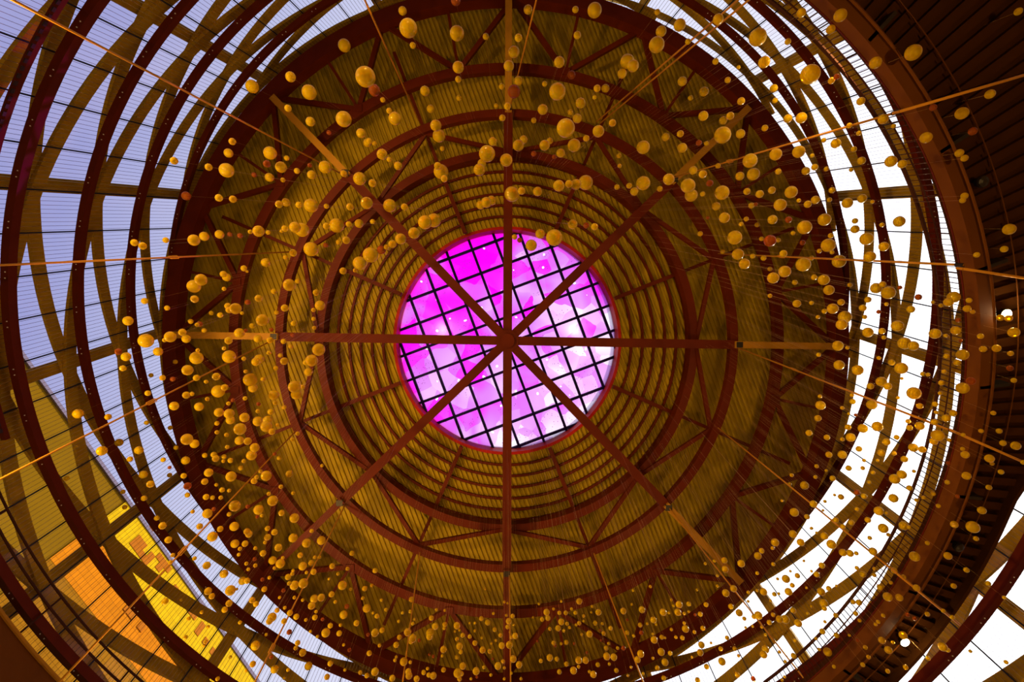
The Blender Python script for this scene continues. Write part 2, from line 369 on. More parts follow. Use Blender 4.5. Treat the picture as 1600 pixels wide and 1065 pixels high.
# crossings at every post: height = 0.75 + 0.8375*(k-1) (mod pitch)
for fam, sgn, ri in (('up', 1, 10.32), ('down', -1, 10.32+BD+0.004)):
    for h in range(-10, 22):
        z0 = 0.75-PITCH/2 + h*PITCH           # height of this helix at angle 0 (k = 0)
        for s_ in band(z0, sgn, ri):
            mb = MB(); mb.loft(s_); mb.out('band', 'khaki_steel', lat)
for k in range(16):
    t = 2*pi*k/16; p = cyl(10.3, t, 0); zt = deck_z(p.x, p.y)-0.05
    e1 = Vector((cos(t), sin(t), 0)); e2 = Vector((-sin(t), cos(t), 0))
    mb = MB(); c0 = cyl(10.60, t, Z_LOW); c1 = cyl(10.60, t, zt)
    def sec(c, w, a, b): return [c+e2*-w+e1*a, c+e2*w+e1*a, c+e2*w+e1*b, c+e2*-w+e1*b]
    mb.loft([sec(c0, 0.13, -0.08, -0.05), sec(c1, 0.13, -0.08, -0.05)])
    mb.loft([sec(c0, 0.02, -0.05, 0.07), sec(c1, 0.02, -0.05, 0.07)])
    mb.loft([sec(c0, 0.13, 0.07, 0.10), sec(c1, 0.13, 0.07, 0.10)])
    mb.out('post', 'khaki_steel', lat)

# translucent cladding: glass bays with fine upright ribs and dark seams, just inside the lattice
cladding = bpy.data.objects.new('wall_round', None); COL.objects.link(cladding); tag(cladding, kind='structure'); cladding.location = cyl(10.28, 0, Z_LOW)
RC = 10.28
for k in range(16):
    t0, t1 = 2*pi*k/16, 2*pi*(k+1)/16
    lv = [Z_LOW]+[z+0.1 for z in RING_Z[::-1]]+[19.0]
    for a, b in zip(lv[:-1], lv[1:]):
        ts = arc(t0, t1, radians(5.625))
        top = [min(b, deck_z(cyl(RC, t, 0).x, cyl(RC, t, 0).y)) for t in ts]
        if max(top) <= a+0.02: continue
        mb = MB()
        for t, z in zip(ts, top): mb.v += [cyl(RC+0.012, t, a), cyl(RC+0.012, t, max(a+0.01, z))]
        for i in range(len(ts)-1): mb.f.append((2*i, 2*i+2, 2*i+3, 2*i+1))
        mb.out('pane', 'clear_glass', cladding, recalc=False)
ribs = MB(); NR = 720
for k in range(NR):
    t = 2*pi*(k+0.5)/NR; p = cyl(RC, t, 0); zt = deck_z(p.x, p.y)
    w = 0.005/RC
    q = len(ribs.v)
    for z in (Z_LOW, zt): ribs.v += [cyl(RC, t-w, z), cyl(RC-0.007, t, z), cyl(RC, t+w, z)]
    ribs.f += [(q, q+3, q+4, q+1), (q+1, q+4, q+5, q+2), (q, q+2, q+5, q+3)]
tag(ribs.out('fine_ribs', 'rib', cladding, recalc=False), 'fine upright ribs of the translucent sheeting', kind='stuff')
for k in range(72):
    t = 2*pi*(k+0.5)/72; p = cyl(RC, t, 0); zt = deck_z(p.x, p.y); w = 0.013/RC
    MB().loft([[cyl(RC-0.02, t-w, z), cyl(RC-0.02, t+w, z), cyl(RC, t+w, z), cyl(RC, t-w, z)] for z in (Z_LOW, zt)]).out('seam_batten', 'seam', cladding)

# ================================================================ roof structure
def rring(mb, r0, r1, d0, d1, seg=144):      # d0 = lower (nearer) depth
    mb.loft([[P(r0, 2*pi*i/seg, d0), P(r1, 2*pi*i/seg, d0), P(r1, 2*pi*i/seg, d1), P(r0, 2*pi*i/seg, d1)] for i in range(seg)], True)
    return mb
def rbar(mb, r0, t0, d0, r1, t1, d1, w, h):
    return mb.bar(P(r0, t0, d0), P(r1, t1, d1), w, h, RN)
ROT = radians(1.0)
DB = 14.45
# outer ring truss
ot = thing('roof_truss', 'outermost dark red ring truss around the edge of the roof', 'truss', P(9.35, pi/2, 14.33))
def iring(name, par, r0, r1, d0, d1, m='red_steel'):
    mb = MB(); mb.loft([[P(a, 2*pi*i/144, b) for a, b in ((r0, d0), (r1, d0), (r1, d1), (r0, d1))] for i in range(144)], True)
    return mb.out(name, m, par)
EL = lambda a: 1+0.034*sin(a)**2                 # the edge ring follows the sloping cut through the round wall
MB().loft([[P(a*EL(2*pi*i/144), 2*pi*i/144, b_) for a, b_ in ((9.24, 14.33), (9.62, 14.33), (9.62, 14.74), (9.24, 14.74))] for i in range(144)], True).out('outer_chord', 'red_steel', ot)
c_in = iring('inner_chord', ot, px2r(420, 14.9), px2r(434, 14.9), 14.9, 15.12)
for k in range(16):
    tn = ROT+2*pi*(k+0.5)/16; rc = px2r(429, 14.95)
    for j, (dt_, w) in enumerate(((-0.5, 0.13), (0, 0.085), (0.5, 0.13))):
        mb = MB(); te = tn+dt_*2*pi/16*0.94; rbar(mb, rc, tn, 15.0, 9.32*EL(te), te, 14.68, w, w*1.1); mb.out('brace', 'red_steel', ot)
    mb = MB(); c = P(rc, tn, 14.88); mb.bar(c-RU*0.12, c+RU*0.12, 0.2, 0.03, RN); mb.out('gusset_plate', 'red_steel', ot)
# inner ring truss
it = thing('roof_truss', 'inner pair of dark red rings joined by zigzag braces', 'truss', P(6.4, pi/2, 14.5))
iring('outer_chord', it, px2r(350, 14.5), px2r(362, 14.5), 14.5, 14.74)
iring('inner_chord', it, px2r(287, 15.0), px2r(299, 15.0), 15.0, 15.35)
for k in range(8):
    ts = ROT+2*pi*(k+0.5)/8; rb = px2r(350, 14.6); ra = px2r(296, 15.0)
    for s_ in (-1, 1):
        mb = MB(); rbar(mb, rb, ts, 14.72, ra, ts+s_*(pi/8)*0.97, 15.05, 0.11, 0.12); mb.out('brace', 'red_steel', it)
# round purlins on the deck
for j, rp_ in enumerate((194, 211.5, 229, 246.5, 264, 281)):
    mb = MB(); r0 = px2r(rp_, D_DECK-0.1); rring(mb, r0-0.036, r0+0.036, D_DECK-0.13, D_DECK-0.035, 96)
    tag(mb.out('purlin', 'red_steel'), ['innermost thin', 'second thin', 'third thin', 'fourth thin', 'fifth thin', 'outermost thin'][j]+' ring purlin around the purple skylight, counted outwards', 'purlin', 'thin ring purlins')
# secondary rafters between the main beams
for k in range(8):
    t = ROT+2*pi*(k+0.5)/8; a = P(5, t, 15); 
    cx, cy = 793+300*cos(t), 532+300*sin(t)
    mb = MB(); rbar(mb, R_OC+0.10, t, D_DECK-0.2, px2r(290, 15.4), t, D_DECK-0.2, 0.12, 0.12); rbar(mb, px2r(290, 15.4), t, 15.4, 9.15, t, 15.2, 0.10, 0.16)
    tag(mb.out('rafter', 'red_steel'), 'thin red rafter running outwards from the skylight rim, '+['right, just below level', 'lower right, steep', 'lower left, steep', 'left, just below level', 'left, just above level', 'upper left, steep', 'upper right, steep', 'right, just above level'][k], 'rafter', 'thin rafters')
# main beams and the hub
hub = thing('hub', 'eight-sided dark red hub plate where the roof beams meet', 'hub', P(0, 0, DB-0.06))
mb = MB()
mb.loft([[P(r_, ROT+pi/8+2*pi*i/8, d) for i in range(8)] for r_, d in ((0.33, DB-0.05), (0.33, DB+0.04))]); mb.out('plate', 'red_steel', hub)
mb = MB(); mb.loft([[P(0.2, 2*pi*i/16, d) for i in range(16)] for d in (DB-0.12, DB+0.5)]); mb.out('drum', 'red_steel', hub)
DN = ['pointing right', 'pointing to the lower right', 'pointing straight down', 'pointing to the lower left', 'pointing left', 'pointing to the upper left', 'pointing straight up', 'pointing to the upper right']
rB = px2r(360, 14.5)
for k in range(8):
    t = ROT+2*pi*k/8
    if k == 2 or k == 6: t -= ROT*0.8
    bo = thing('roof_beam', 'main red roof beam '+DN[k]+' from the hub', 'beam', P(0.25, t, DB), 'main roof beams')
    a, b = P(0.25, t, DB), P(rB, t, DB)
    MB().bar(a, b, 0.25, 0.05, RN).out('bottom_flange', 'red_steel', bo)
    MB().bar(a+RN*0.25, b+RN*0.25, 0.05, 0.45, RN).out('web', 'red_steel', bo)
    MB().bar(a+RN*0.5, b+RN*0.5, 0.25, 0.05, RN).out('top_flange', 'red_steel', bo)
    so = thing('roof_strut', 'outer roof strut '+DN[k]+' to the edge truss', 'strut', P(rB, t, 14.42), 'outer roof struts')
    MB().bar(P(rB-0.1, t, 14.44), P(9.26*EL(t), t, 14.36), 0.19, 0.22, RN).out('strut_bar', 'red_steel' if k in (2, 3) else 'tan_and_lit_steel', so)  # tan stands in for light on red steel; the shaded pair stays red
    mb = MB(); c = P(rB, t, 14.40); mb.bar(c-RU*0.09, c+RU*0.09, 0.16, 0.16, RN); mb.out('end_bracket', 'dark_metal', so)
    MB().bar(P(rB, t, 14.78), P(9.3*EL(t), t, 14.66), 0.10, 0.12, RN).out('upper_bar', 'red_steel', so)

# skylight: red curb, grid of bars, stained panes
sky = thing('skylight', 'round skylight of purple stained glass squares in a dark grid', 'skylight', P(0, 0, D_DECK))
mb = MB(); rring(mb, R_OC, R_OC+0.09, D_DECK-0.06, D_DECK+0.62, 96); mb.out('curb', 'curb', sky)
DS = D_DECK+0.45; RS = R_OC+0.04; GS = 0.79
gu = RU*cos(DIR)+RV*sin(DIR); gv = RU*(-sin(DIR))+RV*cos(DIR); CS = RN*DS
OFU, OFV = 0.083, 0.035
lines = [i*GS for i in range(-6, 7)]
for ax, (e1, e2, of) in enumerate(((gu, gv, OFV), (gv, gu, OFU))):
    for l in lines:
        s_ = l+of
        if abs(s_) > RS-0.08: continue
        h = sqrt(RS**2-s_*s_); MB().bar(CS+e2*s_-e1*h, CS+e2*s_+e1*h, 0.082, 0.09, RN).out('glazing_bar', 'mullion', sky)
for i in range(-6, 6):
    for j in range(-6, 6):
        u0, v0 = i*GS+OFU, j*GS+OFV
        # clip the square cell to the round opening
        poly = [(u0, v0), (u0+GS, v0), (u0+GS, v0+GS), (u0, v0+GS)]
        if all(hypot(*p) > RS for p in poly) and hypot(max(u0, min(0, u0+GS)), max(v0, min(0, v0+GS))) >= RS: continue
        for q in range(48):
            a = 2*pi*q/48; nx, ny = cos(a), sin(a); res = []
            for m0 in range(len(poly)):
                p1, p2 = poly[m0], poly[(m0+1) % len(poly)]
                d1, d2 = RS-(p1[0]*nx+p1[1]*ny), RS-(p2[0]*nx+p2[1]*ny)
                if d1 >= 0: res.append(p1)
                if d1*d2 < 0: f_ = d1/(d1-d2); res.append((p1[0]+(p2[0]-p1[0])*f_, p1[1]+(p2[1]-p1[1])*f_))
            poly = res
            if len(poly) < 3: break
        if len(poly) < 3: continue
        mb = MB(); mb.v = [CS+RN*0.05+gu*a+gv*b for a, b in poly]; mb.f = [tuple(range(len(poly)))]
        mb.out('pane', 'stained_glass', sky, recalc=False)

# ================================================================ gallery on the right
GC = Vector((-0.3, 3.41, 0)); A0, A1 = radians(-97), radians(97)
gal = thing('gallery', 'curved gallery with dark ribbed soffit along the right side', 'gallery', cyl(7.55, 0, 7.3, GC))
GA = arc(A0, A1, radians(2))
gs = lambda r0, r1, z0, z1, t: [cyl(r0, t, z0, GC), cyl(r1, t, z0, GC), cyl(r1, t, z1, GC), cyl(r0, t, z1, GC)]
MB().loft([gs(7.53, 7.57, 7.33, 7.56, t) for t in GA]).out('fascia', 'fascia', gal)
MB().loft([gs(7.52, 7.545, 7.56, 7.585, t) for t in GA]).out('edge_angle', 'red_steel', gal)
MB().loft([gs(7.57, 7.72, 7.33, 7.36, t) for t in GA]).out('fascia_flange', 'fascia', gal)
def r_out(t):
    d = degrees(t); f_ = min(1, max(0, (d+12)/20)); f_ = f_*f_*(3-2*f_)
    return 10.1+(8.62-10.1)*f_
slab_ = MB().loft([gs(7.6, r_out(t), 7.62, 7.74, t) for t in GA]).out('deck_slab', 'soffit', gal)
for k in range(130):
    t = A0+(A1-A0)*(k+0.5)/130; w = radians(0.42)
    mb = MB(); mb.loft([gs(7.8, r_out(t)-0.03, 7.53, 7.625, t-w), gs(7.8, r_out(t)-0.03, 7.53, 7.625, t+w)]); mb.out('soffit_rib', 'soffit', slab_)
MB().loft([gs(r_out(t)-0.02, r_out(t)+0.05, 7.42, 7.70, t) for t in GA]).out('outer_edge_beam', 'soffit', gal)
MB().tube([cyl(7.68, t, 7.27, GC) for t in GA], 0.02, 6).out('edge_pipe', 'fascia', gal)
MB().tube([cyl(8.2, t, 7.46, GC) for t in GA], 0.009, 5).out('conduit', 'fascia', gal)
for k in range(14):
    t = A0+(A1-A0)*(k+0.5)/14
    MB().bar(cyl(7.55, t, 7.42, GC), cyl(8.0, t, 7.42, GC), 0.05, 0.18, Vector((0, 0, 1))).out('bracket', 'dark_metal', gal)
rl = thing('gallery_railing', 'balustrade of thin uprights along the inner edge of the right gallery', 'railing', cyl(7.53, 0, 7.6, GC))
for z, r_, nm in ((8.07, 0.03, 'top_rail'), (7.86, 0.012, 'middle_rail')):
    MB().tube([cyl(7.53, t, z, GC) for t in GA], r_, 6).out(nm, 'rail', rl)
NB = 290; proto = None
for k in range(NB):
    t = A0+(A1-A0)*(k+0.5)/NB
    if proto is None:
        mb = MB(); mb.tube([Vector((0, 0, 0)), Vector((0, 0, 0.47))], 0.0075, 4)
        proto = build('baluster', mb.v, mb.f, 'rail', rl); b_ = proto
    else:
        b_ = proto.copy(); COL.objects.link(b_); b_.parent = rl
    b_.location = cyl(7.53, t, 7.595, GC)-Vector(rl.location)

# spot lamps under the gallery
def spot(px, py, lit, lab):
    q = Q(px, py); z = 7.40; c = q*z
    o = thing('spot_lamp', lab, 'lamp', c, 'lamps under the gallery')
    MB().tube([c+Vector((0, 0, 0.05)), c+Vector((0, 0, 0.135))], 0.012, 6).out('stem', 'dark_metal', o)
    mb = MB(); mb.loft([[c+Vector((r_*cos(2*pi*i/14), r_*sin(2*pi*i/14), dz)) for i in range(14)] for r_, dz in ((0.08, -0.045), (0.084, -0.03), (0.07, 0.03), (0.03, 0.055))]); hs = mb.out('housing', 'dark_metal', o)
    mb = MB(); mb.loft([[c+Vector((r_*cos(2*pi*i/14), r_*sin(2*pi*i/14), dz)) for i in range(14)] for r_, dz in ((0.03, -0.075), (0.072, -0.055), (0.072, -0.044))]); mb.out('lens', 'lamp_glow' if lit else 'dark_metal', hs)
    if lit:
        d = bpy.data.lights.new('spot_lamp_light', 'POINT'); d.energy = 60; d.color = (1, 0.75, 0.4); d.shadow_soft_size = 0.1
        lo = bpy.data.objects.new('spot_lamp_light', d); COL.objects.link(lo); lo.parent = o; lo.location = (0, 0, -0.12)
spot(1568, 490, True, 'glowing spot lamp under the right gallery, upper of the two lit')
spot(1411, 1000, True, 'glowing spot lamp under the right gallery, lower of the two lit')
spot(1532, 284, False, 'unlit spot lamp under the upper right gallery soffit')
spot(1496, 853, False, 'unlit spot lamp under the lower right gallery soffit')

# ================================================================ tie cables from the inner truss down to the wall
FEND = {5: (1406, 174), 6: (1506, 414), 7: (1495, 676), 8: (1402, 896)}   # these are tied to the gallery edge
def cable(i, p0, p1, lab, tb=0.30, zt=4.2, off=None):
    a = ray(*p0)*14.46
    # walk outward along the picture line until the wall is low enough
    best = None
    for s_ in range(20, 400):
        f_ = s_/20.0; px, py = p0[0]+(p1[0]-p0[0])*f_, p0[1]+(p1[1]-p0[1])*f_
        d = ray(px, py)
        if d.z <= 0.05: break
        h = wall_hit(px, py, 10.2); best = h
        if h.z < zt: break
    if i in FEND: best = Q(*FEND[i])*7.50
    o = thing('tie_cable', lab, 'cable', best, 'tie cables')
    e1 = (best-a).normalized().orthogonal().normalized()
    MB().tube([a, best], 0.019, 6).out('wire', 'cable', o, smooth=True)
    if tb:
        L_ = (best-a).length; u = (best-a).normalized(); c = a+u*L_*tb; e2 = u.cross(e1)
        for s2 in (-1, 1):
            mb = MB(); mb.tube([c-u*0.13, c-u*0.09+e1*0.035*s2, c+u*0.09+e1*0.035*s2, c+u*0.13], 0.011, 5); mb.out('turnbuckle', 'cable', o)
    mb = MB(); mb.tube([best-(best-a).normalized()*0.12, best], 0.03, 8); mb.out('wall_anchor', 'dark_metal', o)
CB = [((540, 275), (122, 54), 'orange tie cable running to the upper left corner', .36), ((655, 190), (570, 0), 'orange tie cable running up beyond the top edge, left of centre', .37),
      ((795, 176), (838, 0), 'orange tie cable leaning right across the top centre', 0), ((932, 190), (1095, 50), 'orange tie cable running to the upper right, nearest to top centre', 0),
      ((937, 193), (1100, 58), 'lower wire of the double cable running to the upper right', 0), ((1047, 279), (1404, 175), 'tie cable running right across the dark upper gallery', .42),
      ((1122, 396), (1441, 411), 'tie cable running right, almost level, across the gallery', .40), ((1153, 543), (1430, 651), 'tie cable running right and gently down, below the bright strut', .38),
      ((1122, 668), (1405, 899), 'tie cable running to the lower right across the gallery', .40), ((1043, 790), (1199, 987), 'tie cable running to the bottom right corner region', .42),
      ((928, 864), (1005, 1065), 'tie cable running to the bottom edge, right of centre', 0), ((796, 890), (798, 1065), 'tie cable running straight down over the bottom roof beam', 0),
      ((656, 863), (630, 1060), 'tie cable running to the bottom edge, left of centre', 0), ((540, 787), (400, 1062), 'tie cable running to the bottom edge at the lower left', .4),
      ((462, 673), (331, 812), 'tie cable running to the lower left across the yellow building', .4), ((436, 526), (130, 682), 'tie cable running left and gently down', .36),
      ((463, 393), (0, 414), 'orange tie cable running left, almost level', .33)]
for i, (a, b, lab, tb) in enumerate(CB): cable(i, a, b, lab, tb)

for (p, q, lab) in (((1406, 174), (1680, 94), 'tan stay rod under the upper right gallery soffit'), ((1506, 420), (1680, 446), 'tan stay rod under the gallery soffit, above the upper lit lamp'),
                    ((1495, 676), (1680, 757), 'tan stay rod under the gallery soffit, below the upper lit lamp'), ((1402, 896), (1500, 976), 'short tan stay rod under the lower right gallery soffit')):
    a, c = Q(*p)*7.24, Q(*q)*7.18
    o = thing('stay_rod', lab, 'rod', a, 'stay rods under the gallery')
    MB().tube([a, c], 0.02, 6).out('rod', 'cable', o, smooth=True)
    MB().tube([c, c+Vector((0, 0, 0.42))], 0.02, 6).out('hanger', 'cable', o)
    MB().tube([a, a+Vector((0, 0, 0.12))], 0.02, 6).out('hanger', 'cable', o)

# ================================================================ yellow tiled building outside, lower left
ZB = 27.0
eA = Q(24, 546)*ZB; eB = Q(395, 1060)*ZB
ed = (eB-eA); ed.z = 0; ed.normalize()
en = Vector((ed.y, -ed.x, 0))
if en.dot(Vector((AX.x, AX.y, 0))-Vector((eA.x, eA.y, 0))) < 0: en = -en
def on_facade(px, py):
    d = Q(px, py); k = eA.dot(en)/d.dot(en); return d*k
def fpt(s_, z, out=0.0): return Vector((eA.x, eA.y, 0))+ed*s_+en*out+Vector((0, 0, z))
sB = (on_facade(150, 818)-eA).dot(ed)
bld = thing('building', 'yellow tiled building seen through the glazing at the lower left', 'building', fpt(sB, FLOOR_Z))
def slab(name, s0, s1, z0, z1, o0, o1, m, par=bld):
    mb = MB(); mb.loft([[fpt(s_, z0, o0), fpt(s_, z0, o1), fpt(s_, z1, o1), fpt(s_, z1, o0)] for s_ in (s0, s1)])
    o = mb.out(name, m, par)
    # tile pattern is laid along the wall: give the object axes of its own
    R_ = Matrix((ed, Vector((0, 0, 1)), -en if ed.cross(Vector((0, 0, 1))).dot(en) < 0 else en)).transposed().to_4x4()
    o.data.transform(R_.inverted()); o.matrix_local = R_
    return o
zo = on_facade(245, 965).z
slab('shaded_wall', sB-30, sB, FLOOR_Z, ZB, -6, 0, 'shaded_ochre')  # facade beyond the shadow edge, shade given by a darker colour
slab('tiled_wall', sB, sB+40, zo, ZB, -6, 0.06, 'yellow_tile')
zo2 = on_facade(165, 985).z
slab('middle_tiled_wall', sB, sB+40, zo2, zo, -6, 0.05, 'orange_tile')
slab('lower_tiled_wall', sB, sB+40, FLOOR_Z, zo2, -6, 0.04, 'ochre_tile')
slab('coping', sB-30, sB+40, ZB, ZB+0.22, -6.2, 0.12, 'coping')
TP = [(207, 852), (215, 858), (222, 866), (230, 873), (217, 848), (224, 856), (232, 866), (248, 870), (255, 878), (250, 884), (259, 887), (298, 953), (304, 961), (313, 978), (311, 990), (319, 1000), (322, 1006), (333, 1019), (338, 1026), (200, 955), (204, 963), (214, 978), (219, 985), (237, 830), (270, 925)]
seen = set()
for px, py in TP:
    h = on_facade(px, py); s_ = round((h-eA).dot(ed)/0.41); z_ = round((h.z)/0.41)
    if (s_, z_) in seen: continue
    seen.add((s_, z_)); slab('tile', s_*0.41-0.2, s_*0.41+0.2, z_*0.41-0.2, z_*0.41+0.2, 0.0, 0.085, 'brown_tile')

# ================================================================ unseen flood lamps and uplights added to wash the roof with warm light (all below the picture or behind the gallery edge)
FL = ['on the left wall ledge', 'on the lower left wall ledge', 'on the bottom wall ledge', 'on the upper left wall ledge', 'on the top wall ledge',
      'on the gallery deck at the right', 'on the gallery deck at the lower right', 'on the gallery deck at the upper right']
for k, a in enumerate((180, 140, 105, 220, 262, 0, 48, -48)):
    t = radians(a); up = k >= 5
    c = cyl(8.15, t, 7.74, GC) if up else cyl(9.95, t, Z_LOW-0.45)
    o = thing('added_flood_lamp', 'added unseen flood lamp aimed at the roof '+FL[k], 'lamp', c, 'added flood lamps')
    aim = (AX+(AX-Vector((c.x, c.y, 0)))*0.5+Vector((0, 0, 14.6))-c).normalized(); e1 = aim.orthogonal().normalized(); e2 = aim.cross(e1); c2 = c+Vector((0, 0, 0.17))
    sec = lambda r_, d_: [c2+aim*d_+(e1*cos(2*pi*i/16)+e2*sin(2*pi*i/16))*r_ for i in range(16)]
    mb = MB(); mb.loft([sec(0.05, -0.16), sec(0.10, -0.12), sec(0.13, 0.06), sec(0.11, 0.06), sec(0.10, 0.03)]); cn = mb.out('can', 'dark_metal', o)
    MB().loft([sec(0.10, 0.02), sec(0.10, 0.035)]).out('lens', 'lamp_glow', cn)
    MB().bar(c, c2, 0.05, 0.05, Vector((1, 0, 0))).out('stand', 'dark_metal', o)
    d = bpy.data.lights.new('flood', 'SPOT'); d.energy = FLOOD_W*(3.6, 2.6, 0.9, 3.4, 1.3, 0.3, 0.35, 0.4)[k]; d.color = (1.0, 0.62, 0.22); d.spot_size = radians(104); d.spot_blend = 0.35; d.shadow_soft_size = 0.3
    lo = bpy.data.objects.new('flood', d); COL.objects.link(lo); lo.parent = o; lo.location = Vector((0, 0, 0.17))+aim*0.1
    lo.rotation_euler = (-aim).to_track_quat('Z', 'Y').to_euler()
for k, a in enumerate((0, 90, 180, 270)):  # floor uplights added to brighten the undersides from below
    c = cyl(6.0, radians(a+45), FLOOR_Z)
    o = thing('added_floor_uplight', 'added unseen floor uplight standing '+['to the lower right', 'to the lower left', 'to the upper left', 'to the upper right'][k]+' of the hall centre', 'lamp', c, 'added floor uplights')
    mb = MB(); mb.loft([[c+Vector((r_*cos(2*pi*i/16), r_*sin(2*pi*i/16), dz)) for i in range(16)] for r_, dz in ((0.16, 0), (0.16, 0.03), (0.1, 0.05), (0.12, 0.2), (0.12, 0.24), (0.10, 0.24), (0.10, 0.2))]); cn = mb.out('can', 'dark_metal', o)
    mb = MB(); mb.loft([[c+Vector((0.095*cos(2*pi*i/16), 0.095*sin(2*pi*i/16), dz)) for i in range(16)] for dz in (0.205, 0.215)]); mb.out('lens', 'lamp_glow', cn)
    d = bpy.data.lights.new('uplight', 'SPOT'); d.energy = UPLIGHT_W; d.color = (1.0, 0.60, 0.20); d.spot_size = radians(95); d.spot_blend = 0.5; d.shadow_soft_size = 0.25
    lo = bpy.data.objects.new('uplight', d); COL.objects.link(lo); lo.parent = o; lo.location = (0, 0, 0.27)
    lo.rotation_euler = (pi, 0, 0)

